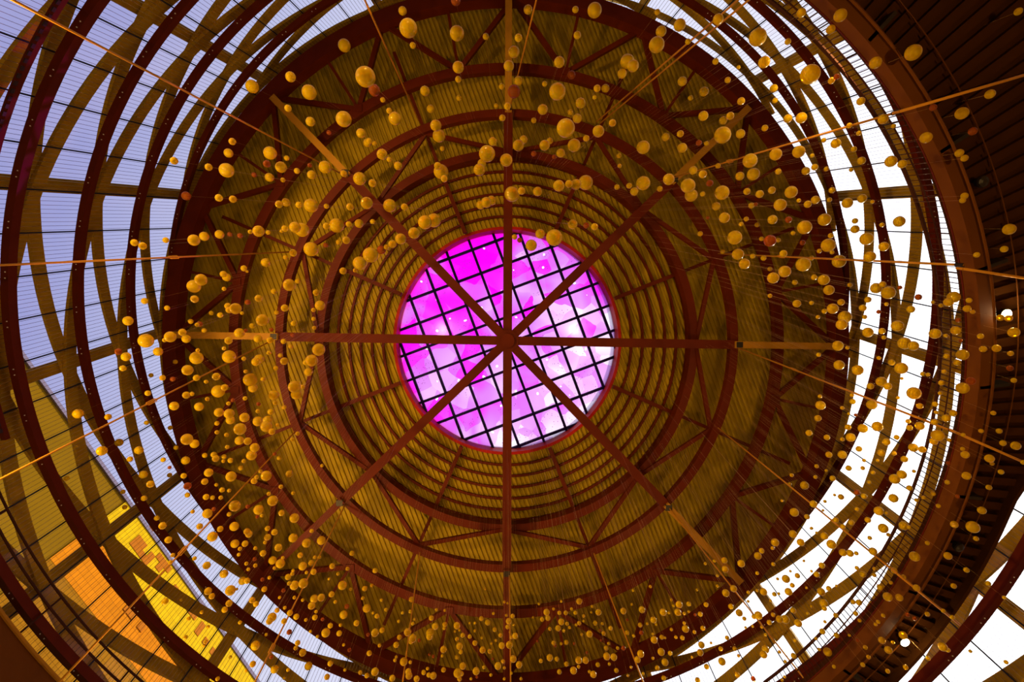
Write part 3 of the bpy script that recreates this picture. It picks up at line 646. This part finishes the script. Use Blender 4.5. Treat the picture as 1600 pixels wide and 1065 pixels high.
# ================================================================ hanging balls
BALLS = "571,120,164 1266,116,160 638,44,150 884,200,148 1184,58,144 871,143,136 1427,82,136 1129,211,134 761,240,130 866,371,130 1026,70,128 537,186,126 579,398,122 483,144,120 714,52,120 929,16,120 800,303,120 228,532,120 354,266,118 980,96,116 486,389,116 689,268,116 526,352,116 915,285,116 1075,290,116 1128,301,116 1172,251,116 1255,413,116 1257,355,114 1148,371,114 486,321,112 472,359,112 1005,286,112 1294,383,112 664,347,110 678,344,110 1388,457,110 394,135,108 1313,24,108 562,411,108 1311,408,108 303,447,108 391,593,108 1428,614,108 1503,177,106 422,239,106 1005,230,106 1354,373,106 307,559,106 358,557,106 538,71,104 617,185,104 803,143,104o 686,212,104 562,279,104 609,321,104 897,227,104 341,611,104 1320,495,104 1413,536,104 1520,823,104 508,261,102 1080,305,102 1177,272,102 1288,343,102 1062,39,100 1368,98,100 791,250,100 1248,237,100 1236,300,100 1219,320,100 498,546,100 1408,575,100 1490,464,100 1504,606,100 1465,680,100 1577,358,100 1212,241,98 314,437,98 452,445,98 410,500,98 460,604,98 375,670,98 989,103,96 1194,97,96 1447,215,96 573,317,96 1203,376,96o 1226,424,96 1392,252,96 487,563,96 1504,554,96 585,141,94o 803,81,94 716,105,94 935,205,94 303,375,94 749,265,94 1359,401,94 292,686,94 1402,509,94 404,361,92 647,364,92 1045,280,92 1153,397,92 1405,346,92 368,482,92 266,526,92 367,790,92 1208,434,92 681,196,90 1252,184,90 439,261,90 461,355,90 810,227,90 873,290,90 830,383,90 416,666,90 1287,437,90 1369,450,90 1461,521,90 1584,519,90 874,97,88 1033,49,88 1122,30,88 293,578,88 1301,482,88 1315,507,88 1340,578,88 795,103,86 597,241,86 626,373,86 1132,340,86 1163,412,86 1324,317,86 1309,540,86 1429,869,84 454,120,84 1380,186,84 760,316,84 851,227,84 900,288,84 463,616,84 122,646,84 159,704,84 361,744,84 416,743,84 426,782,84 1295,453,84 1356,519,84 1427,540,84 1377,596,84 1371,666,84 1398,748,84 360,922,84 907,161,82 848,171,82 1547,147,82 428,617,82 332,838,82 358,646,82 393,711,82 1311,570,82 1362,632,82 712,1,80o 664,142,80 1099,181,80 1381,385,80 1306,224,80 200,501,80 500,477,80 374,520,80 405,561,80 403,658,80 404,796,80 1380,825,80 1066,231,78 324,802,78 382,652,78 474,911,78 485,190,76 564,208,76 972,115,76 1066,127,76 1100,143,76 1252,20,76 1298,46,76 319,369,76 768,313,76 895,350,76 844,365,76 1207,343,76 197,557,76 460,809,76 1282,633,76 1493,516,76 1482,472,76 1348,669,76 1299,850,76 1373,798,76 1409,741,76 1412,821,76 1587,696,76 399,1008,76 1387,932,75 1473,1010,75 825,15,74 902,185,74 1157,209,74 357,239,74 291,306,74o 840,299,74 1347,310,74 1410,256,74 247,549,74 272,634,74 342,644,74 398,699,74 366,822,74 1329,683,74 1396,778,74 1427,699,74 1546,716,74 425,964,74 460,914,74 438,880,74 1520,205,72o 487,273,72 421,277,72 343,366,72 415,410,72 395,606,72 311,635,72 304,693,72 374,688,72 418,656,72 458,840,72 479,848,72 1517,595,72o 1437,665,72 509,988,72 535,914,72 629,17,70 810,126,70 1231,185,70 770,221,70 753,255,70 561,349,70 751,320,70 596,390,70o 876,239,70 1156,275,70 291,529,70 400,565,70 217,703,70 360,656,70 326,738,70 502,844,70 1241,800,70 1316,710,70 1510,743,70 715,1051,70 1287,942,70 1293,1018,70 1499,239,70 1591,18,68 1345,158,68 447,316,68 622,259,68 1083,266,68 1119,322,68 1274,312,68 1336,358,68 354,433,68 290,719,68 224,741,68 367,849,68 1557,544,68 1257,758,68 1534,797,68 350,896,68 473,884,68 1227,967,68 1411,992,68 893,117,66o 946,138,66 673,170,66 1209,138,66 1130,188,66 1040,214,66 574,223,66 818,218,66 991,299,66 1259,267,66 1346,251,66 403,529,66 482,581,66 186,691,66 1508,710,66 379,907,66 429,1045,66 482,1040,66 537,960,66 491,935,66 426,875,66 573,950,66 631,1033,66 672,988,66 1185,961,66 1228,904,66 1364,861,66 1283,924,66 1481,868,66 810,59,64 1141,181,64 272,251,64 223,384,64 582,286,64 613,381,64 1098,272,64 1187,303,64 304,467,64 338,588,64 1245,474,64 1423,483,64 1387,603,64 1239,834,64 1211,847,64 1459,689,64 1478,653,64 323,883,64 586,988,64 645,997,64 586,1049,64 1247,973,64 1388,1015,64 902,55,62 1158,158,62 342,309,62 436,319,62 541,375,62 889,287,62 285,519,62 357,532,62 444,564,62 293,759,62o 254,821,62 387,689,62 1511,482,62 1251,847,62 1385,690,62 1288,837,62 1491,819,62 325,923,62 502,933,62 435,855,62 637,987,62 1232,924,62 1317,863,62 1196,1014,62 1193,1022,62 1128,1033,62 1405,933,62 1378,1000,60 957,192,60 1458,168,60o 417,256,60o 326,261,60 364,311,60 210,379,60 458,395,60 684,259,60 547,323,60 815,298,60 1206,297,60 1262,319,60 1224,396,60 404,466,60 445,481,60 291,617,60 235,756,60 1563,496,60 1271,787,60 1377,707,60 1441,702,60 1489,645,60 473,1019,60 487,946,60 744,1048,60 1033,1018,60 1184,868,60 1158,880,60 1134,926,60 1193,924,60 1328,864,60 1218,967,60 1569,389,60 1507,247,60 1507,306,60 1576,497,60 1432,918,58 450,169,58 933,138,58 793,166,58 363,221,58 263,843,58 389,834,58 452,740,58 1348,481,58 1536,545,58 639,1055,58 796,1007,58 778,1040,58 896,1047,58 948,1025,58 1022,999,58 1001,1021,58 1071,982,58 1039,1034,58 1155,957,58 1063,209,56 1299,126,56 694,279,56 632,323,56 510,353,56 536,423,56 929,354,56 1167,299,56 185,549,56o 351,605,56 337,716,56 1314,472,56 1360,603,56 1495,566,56 1413,717,56 358,942,56 258,939,56 421,970,56 677,1055,56 714,977,56 718,1009,56 723,1040,56 802,1029,56 904,1031,56 959,1026,56 1036,956,56 1061,944,56 1059,956,56 1146,919,56 899,15,54 1195,200,54 467,320,54 445,357,54 537,271,54 1109,286,54o 1273,261,54 1232,343,54o 349,428,54 226,470,54 356,478,54 358,484,54 422,531,54 307,590,54 169,651,54 320,752,54 386,830,54 418,839,54 425,674,54 1379,444,54 1356,468,54 1378,517,54 1435,464,54o 1393,566,54 1278,653,54 1460,659,54 693,1014,54 680,978,54 671,994,54 811,1038,54 921,990,54 859,1027,54 915,1031,54 927,1053,54 1003,952,54 1133,889,54 1096,1007,54 1094,1019,54 1397,891,53 645,71,52 759,57,52 716,124,52 785,184,52 1118,96,52 1231,65,52 859,220,52 916,216,52 1300,297,52 494,457,52 192,575,52 312,822,52 397,751,52 383,849,52 440,801,52 429,831,52 1437,634,52 1578,575,52o 1264,676,52 1295,710,52 1567,692,52 394,937,52 395,1037,52 411,864,52 638,1049,52 754,1015,52 784,1008,52 854,956,52 877,971,52 974,954,52 1021,968,52 996,1030,52 1348,897,52 1027,19,50 1137,125,50 1307,120,50o 259,375,50 381,419,50 1216,268,50 322,776,50 344,826,50 423,643,50 1532,525,50 1325,667,50 1342,701,50 1421,668,50 1356,812,50 386,907,50 331,931,50 351,952,50 450,901,50 613,1059,50 651,1060,50 795,970,50 805,993,50 905,939,50 935,956,50 1132,875,50 1284,883,50 1342,941,50 1375,917,50 1526,398,50 1504,313,50 608,173,48 784,135,48 1075,65,48 464,267,48 577,220,48 545,350,48 1092,223,48o 916,352,48o 1174,321,48 1336,345,48 1334,233,48 478,566,48 254,590,48 231,614,48 203,717,48 287,743,48 225,778,48 334,710,48 1272,433,48 1332,627,48 1514,469,48 1579,552,48 1471,598,48 1292,683,48 1301,747,48 1326,731,48 1339,769,48o 1350,775,48 1314,776,48 1306,812,48 1330,816,48 1421,762,48 1561,673,48 1545,761,48 400,943,48 453,957,48 444,970,48 463,963,48 511,1057,48 557,973,48 518,928,48 490,893,48 619,1007,48 872,981,48 1276,897,48 1239,953,48 1285,986,48 1510,890,47 1490,915,47 1211,157,46 1327,196,46 983,290,46 1031,295,46 344,492,46 312,506,46o 387,472,46o 428,455,46 394,509,46 459,505,46 1584,594,46 1479,556,46 1461,631,46 1564,737,46 413,920,46 465,1004,46 516,1036,46 530,989,46 492,964,46 486,879,46 519,884,46 469,867,46 762,972,46 1307,992,46 1240,1024,46 1544,911,45 717,153,44 851,131,44 834,188,44 891,175,44 448,247,44 375,368,44o 604,386,44 804,370,44 834,240,44o 964,292,44 1122,259,44 1254,379,44o 1193,403,44 1298,368,44 261,481,44 443,533,44 293,773,44 245,809,44 360,719,44 347,765,44 418,825,44 104,747,44 1242,441,44 1261,807,44 1401,683,44 1525,841,44 1599,722,44 452,987,44o 516,977,44 570,919,44 597,984,44 577,1020,44 643,936,44 856,965,44 1190,860,44 1142,947,44 1246,899,44 1295,919,44 1288,950,44 1104,1041,44 1090,1062,44 1152,1054,44 1415,1042,43 598,156,42 1079,153,42 1342,208,42 397,273,42o 608,249,42 510,322,42 1098,303,42 1094,365,42 1176,400,42 298,502,42 270,592,42o 255,718,42 320,711,42 1288,486,42 1317,822,42 1480,753,42 1552,645,42 433,953,42 550,864,42 586,891,42 624,995,42 674,965,42 742,1004,42 1202,972,42 1306,961,42 1337,958,42 1449,959,41 1488,964,41 1481,1015,41 514,207,40o 1396,197,40 442,281,40 419,363,40 359,366,40o 446,402,40 585,224,40 691,232,40 582,346,40 529,378,40 509,383,40o 592,400,40 812,375,40o 967,243,40 1104,224,40 1291,264,40 1166,342,40 1183,351,40 1268,403,40 1296,312,40 1378,351,40 1287,219,40 319,516,40 465,439,40 431,575,40 411,592,40 229,660,40 265,742,40 192,768,40 195,792,40 339,661,40 350,713,40 376,731,40 1328,445,40 1520,487,40 1497,500,40o 1442,584,40 1419,658,40 1458,771,40 1533,673,40 542,947,40o 589,962,40 642,1002,40 573,1055,40 662,1050,40 670,1054,40 693,1046,40 695,975,40 721,1052,40 718,1060,40 885,1003,40 874,1049,40 885,1037,40 1076,943,40 1094,959,40 1027,1043,40 1037,1059,40 1103,944,40 1098,981,40 1178,963,40 1238,914,40 1177,1060,40o 1333,940,40 1412,901,39 1348,1038,39 1387,1048,39 1450,1028,39 775,165,38 1129,393,38 1190,373,38 1216,375,38 1280,392,38 1203,420,38 330,489,38 432,488,38 457,523,38o 454,541,38 438,555,38 274,565,38 236,586,38 444,636,38 266,668,38 275,699,38 332,777,38 358,803,38 436,715,38 1351,495,38 1475,580,38 1397,708,38 1443,777,38 1466,790,38 1449,848,38 720,1018,38 714,1026,38 773,983,38 752,966,38 930,973,38 947,1012,38 870,1029,38 934,1038,38 963,1047,38 1000,976,38 980,988,38 1034,995,38 1066,996,38 1047,1020,38 1126,1013,38 1210,928,38 1474,954,38 1352,1011,38 1572,1034,38 929,152,36 484,258,36o 391,362,36 555,422,36 866,245,36o 1269,243,36 1158,350,36 1239,364,36 1300,394,36 1330,265,36 308,507,36 490,484,36 257,531,36 424,515,36o 381,560,36 420,551,36 473,604,36 300,615,36 324,623,36 383,622,36 430,629,36 339,675,36 354,679,36 381,720,36 345,777,36 401,745,36 403,642,36 465,677,36 457,686,36 439,760,36 1203,462,36 1268,473,36 1279,554,36 1406,449,36o 1381,527,36 1373,487,36o 1478,524,36 1470,477,36 1450,585,36 1316,686,36 1348,731,36 1364,738,36 1339,795,36 1359,840,36 1420,823,36 1482,723,36o 1505,679,36 1504,701,36 1550,724,36 1496,775,36o 270,867,36 266,878,36 304,872,36 295,966,36 321,1002,36 290,995,36 462,1012,36 452,911,36 340,1060,36 563,1050,36 723,992,36 765,1017,36 801,962,36 793,979,36 847,967,36 884,957,36 865,1004,36 954,981,36 974,1012,36o 1002,988,36o 1136,996,36 1148,1013,36 1338,864,36 1339,887,36 1208,960,36 1366,898,36 1418,960,36o 1429,966,36o 1357,1026,36 968,259,34 1248,313,34 1363,315,34 350,451,34 490,498,34 491,512,34 309,547,34 350,544,34 322,596,34 384,580,34 357,630,34 364,625,34o 404,631,34o 301,799,34 355,698,34 387,791,34o 407,736,34 334,795,34o 434,664,34 420,771,34 487,829,34 1278,495,34 1385,475,34 1373,559,34 1331,617,34 1469,614,34 1276,728,34 1358,753,34 1483,687,34 1432,781,34 1463,644,34 1388,835,34 424,1026,34o 443,922,34o 457,896,34 398,873,34o 399,883,34 375,857,34 734,994,34 782,992,34 786,1033,34 874,957,34 905,973,34 943,989,34 845,1032,34 1163,966,34 1392,910,34 1380,961,34 1372,971,34 1340,1000,34o 1569,933,34 1154,105,32 440,361,32 1181,319,32o 358,766,32 1324,543,32 1281,619,32 1316,637,32 1458,472,32 1274,745,32 1237,742,32 375,972,32 315,956,32 546,1015,32o 543,888,32 385,880,32 399,856,32 410,905,32o 714,998,32 899,957,32 886,974,32 1208,881,32 1242,1000,32 1343,969,32 1395,1003,32 1303,1041,32 1368,975,30 1516,1017,30 378,489,30 384,516,30o 265,730,30o 349,720,30 338,757,30 409,805,30 402,807,30o 429,709,30o 458,770,30 414,847,30 1403,621,30 1501,532,30o 1350,719,30 1428,736,30 1385,801,30 325,979,30 319,1008,30 450,1046,30 445,949,30 504,967,30o 494,955,30 524,940,30 460,933,30 492,870,30 499,870,30 429,887,30 442,871,30 388,889,30 373,866,30 421,902,30 567,934,30 603,952,30 575,991,30o 593,1008,30 641,955,30 799,995,30 859,982,30 904,1041,30 1085,987,30 1183,895,30 1207,856,30 1366,888,30 1106,340,28o 503,727,28 1234,756,28 1337,648,28o 1371,719,28 1289,783,28 1268,825,28 385,1047,28 444,1059,28 478,968,28 496,994,28 416,991,28 532,976,28 548,920,28 473,937,28 458,891,28 479,894,28 528,896,28 360,1026,28 581,914,28 645,974,28 655,1000,28o 617,1031,28 641,1034,28 668,1044,28 694,981,28 756,1042,28 867,1008,28o 965,1012,28 921,1049,28 1069,958,28 1069,973,28 1049,983,28 1056,995,28 1169,925,28 1262,958,28 1289,971,28 1275,997,28 1280,1014,28 1218,1018,28 1227,1033,28 1154,1024,28 1409,591,26 1291,735,26 1222,782,26 283,937,26 485,986,26 539,1046,26 537,1007,26 437,933,26 596,937,26 629,957,26 623,970,26 648,967,26 691,1024,26 677,1025,26o 682,952,26 767,1054,26 788,1043,26 814,1060,26 893,951,26 890,980,26 881,985,26 909,991,26 912,962,26 941,974,26 951,1005,26 952,1037,26 1016,916,26 990,993,26 1020,1028,26 1049,937,26 1005,1052,26 1121,899,26 1121,915,26 1102,880,26 1116,876,26 1215,904,26 1183,922,26 1196,991,26 1226,1057,26 1222,1062,26 386,424,24 120,697,24 1326,646,24 1304,773,24 1276,832,24 370,920,24 514,904,24 583,957,24 619,1026,24 671,1022,24o 695,953,24 742,973,24 742,985,24 745,1057,24o 736,1060,24 753,996,24 775,1000,24 771,958,24 788,940,24 791,961,24 799,1051,24 788,1060,24 865,951,24 840,1001,24o 877,1005,24 897,1005,24o 900,976,24 925,947,24 917,1019,24o 989,922,24 1011,974,24 1020,990,24 986,1042,24 1045,957,24 1052,946,24 1076,955,24 1086,960,24o 980,968,24o 1169,939,24 1190,979,24 1217,927,24 1204,938,24 1268,892,24 1307,915,24 1268,947,24 1327,992,24 1286,797,22 711,986,22 718,984,22 734,973,22 768,1005,22 797,987,22 770,1029,22o 842,943,22 877,939,22 912,970,22 924,956,22 939,1000,22o 987,944,22 1025,975,22 1039,996,22 981,1055,22 1089,921,22 1165,980,22 1176,978,22 1111,1004,22 1235,892,22 1256,876,22 1260,918,22 793,942,20 758,920,20 803,976,20 833,964,20 938,984,20o 1081,1026,20"
items = []
for s_ in BALLS.split():
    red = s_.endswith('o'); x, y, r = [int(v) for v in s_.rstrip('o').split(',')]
    items.append((x, y, r/10.0, red))
def gal_clear(p):
    r = hypot(p.x-GC.x, p.y-GC.y); t = atan2(p.y-GC.y, p.x-GC.x)
    return not (A0 < t < A1 and r > 7.35) or p.z < 7.1
placed = []
for (x, y, r, red) in items:
    d0 = ray(x, y); R = 0.13 if r > 10 else 0.088 if r > 6.4 else 0.056 if r > 3.6 else 0.036
    R *= random.uniform(0.92, 1.08)
    stretch = sqrt(1+((x-800)**2+(y-532)**2)/FPX**2)
    dep = FPX*R*sqrt(stretch)/r
    for _ in range(60):
        p = d0*dep
        if hypot(p.x-AX.x, p.y-AX.y) < 9.55 and p.z < deck_z(p.x, p.y, 13.9) and gal_clear(p) and \
           all((p-q).length > R+R2+0.01 for q, R2, *_ in placed): break
        dep *= 0.965; R *= 0.965
    placed.append((p, R, red, x, y, r))
def top_of(p):
    r = hypot(p.x-GC.x, p.y-GC.y); t = atan2(p.y-GC.y, p.x-GC.x)
    if A0 < t < A1 and 7.55 < r < r_out(t) and p.z < 7.5: return 7.56
    return deck_z(p.x, p.y)-0.05
def sphere(sub):
    bm = bmesh.new(); bmesh.ops.create_icosphere(bm, subdivisions=sub, radius=1.0)
    v = [tuple(w.co) for w in bm.verts]; f = [tuple(w.index for w in q.verts) for q in bm.faces]; bm.free(); return v, f
sv, sf = sphere(4)
me_g = build('ball', sv, sf, 'gold_ball', smooth=True, recalc=False)
me_r = build('ball', sv, sf, 'shaded_ball', smooth=True, recalc=False)
mb = MB(); mb.tube([Vector((0, 0, 0)), Vector((0, 0, 1))], 1.0, 3)
st0 = build('string', mb.v, mb.f, 'string')
mb = MB(); mb.loft([[Vector((q*cos(2*pi*i/8), q*sin(2*pi*i/8), h)) for i in range(8)] for q, h in ((0.16, 0.97), (0.16, 1.06), (0.06, 1.10))])
cap0 = build('cap', mb.v, mb.f, 'dark_metal')
for k_ in (me_g, me_r, st0, cap0): COL.objects.unlink(k_)
def zone(x, y):
    r = hypot(x-793, y-532)
    if r < 176: return 'before the purple skylight'
    if r < 298: return 'before the innermost roof ring'
    if r < 424: return 'before the middle roof rings'
    if r < 540: return 'before the outer roof truss'
    if x > 1500 or (x > 1300 and (hypot(x-793, y-560) > 715)): return 'under the right gallery'
    return 'before the glazed wall'
big = placed[:300]; rest = placed[300:]
cls = {}
for i, (p, R, red, x, y, r) in enumerate(big):
    kcol = 'rust-red' if red else 'golden'; ksz = 'large' if r > 9.5 else 'middling'
    cls.setdefault((ksz, kcol, zone(x, y), clockname(x, y)), []).append(i)
labels = {}
for (ksz, kcol, zn, ck), ids in cls.items():
    ids.sort(key=lambda i: big[i][3])
    for j, i in enumerate(ids):
        if len(ids) == 1: labels[i] = '%s %s ball hanging %s at %s o\'clock' % (ksz, kcol, zn, ck)
        else: labels[i] = '%s of the %s %s balls %s at %s o\'clock' % (ORD[min(j, 23)], ksz, kcol, zn, ck)
for i, (p, R, red, x, y, r) in enumerate(big):
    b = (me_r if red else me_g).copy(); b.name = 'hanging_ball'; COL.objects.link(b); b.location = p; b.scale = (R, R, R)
    b.rotation_euler = (0, 0, random.uniform(0, 6.28))
    tag(b, labels[i], 'ball', 'golden balls hanging in the hall')
    s2 = st0.copy(); s2.name = 'string'; COL.objects.link(s2); s2.parent = b
    ln = (top_of(p)-p.z)/R
    s2.location = (0, 0, 1.0); s2.scale = (0.0009/R, 0.0009/R, ln-1.0)
    c2 = cap0.copy(); c2.name = 'cap'; COL.objects.link(c2); c2.parent = b
lv, lf = sphere(3)
for nm, flag, m_, lab in (('small_balls', False, 'gold_ball', 'hundreds of small golden balls hanging in a swirl around the lower half'), ('small_shaded_balls', True, 'shaded_ball', 'scattered small balls in a shaded red hanging among the golden ones')):
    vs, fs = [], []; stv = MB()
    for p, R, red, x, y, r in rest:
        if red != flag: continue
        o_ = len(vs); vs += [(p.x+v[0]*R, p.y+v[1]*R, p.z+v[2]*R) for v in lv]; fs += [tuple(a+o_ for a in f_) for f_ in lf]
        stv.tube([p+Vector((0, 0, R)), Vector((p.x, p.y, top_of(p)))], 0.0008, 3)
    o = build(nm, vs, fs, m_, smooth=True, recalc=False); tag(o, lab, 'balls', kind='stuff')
    q = build('strings', stv.v, stv.f, 'string', o, recalc=False); tag(q, kind='stuff')

# ================================================================ bring everything to metres, eye at 1.6 m
done = set()
for ob in list(SC.objects):
    if ob is cam or ob is sun: continue
    if ob.type == 'MESH' and ob.name.split('.')[0] in ('hanging_ball', 'string', 'cap') :
        if ob.parent is None:
            ob.location = ob.location*S+Vector((0, 0, EYE)); ob.scale = ob.scale*S
        continue
    if ob.type == 'MESH' and ob.data.name not in done:
        done.add(ob.data.name); ob.data.transform(Matrix.Scale(S, 4))
    ob.location = ob.location*S
    if ob.parent is None: ob.location = ob.location+Vector((0, 0, EYE))
bpy.context.view_layer.update()
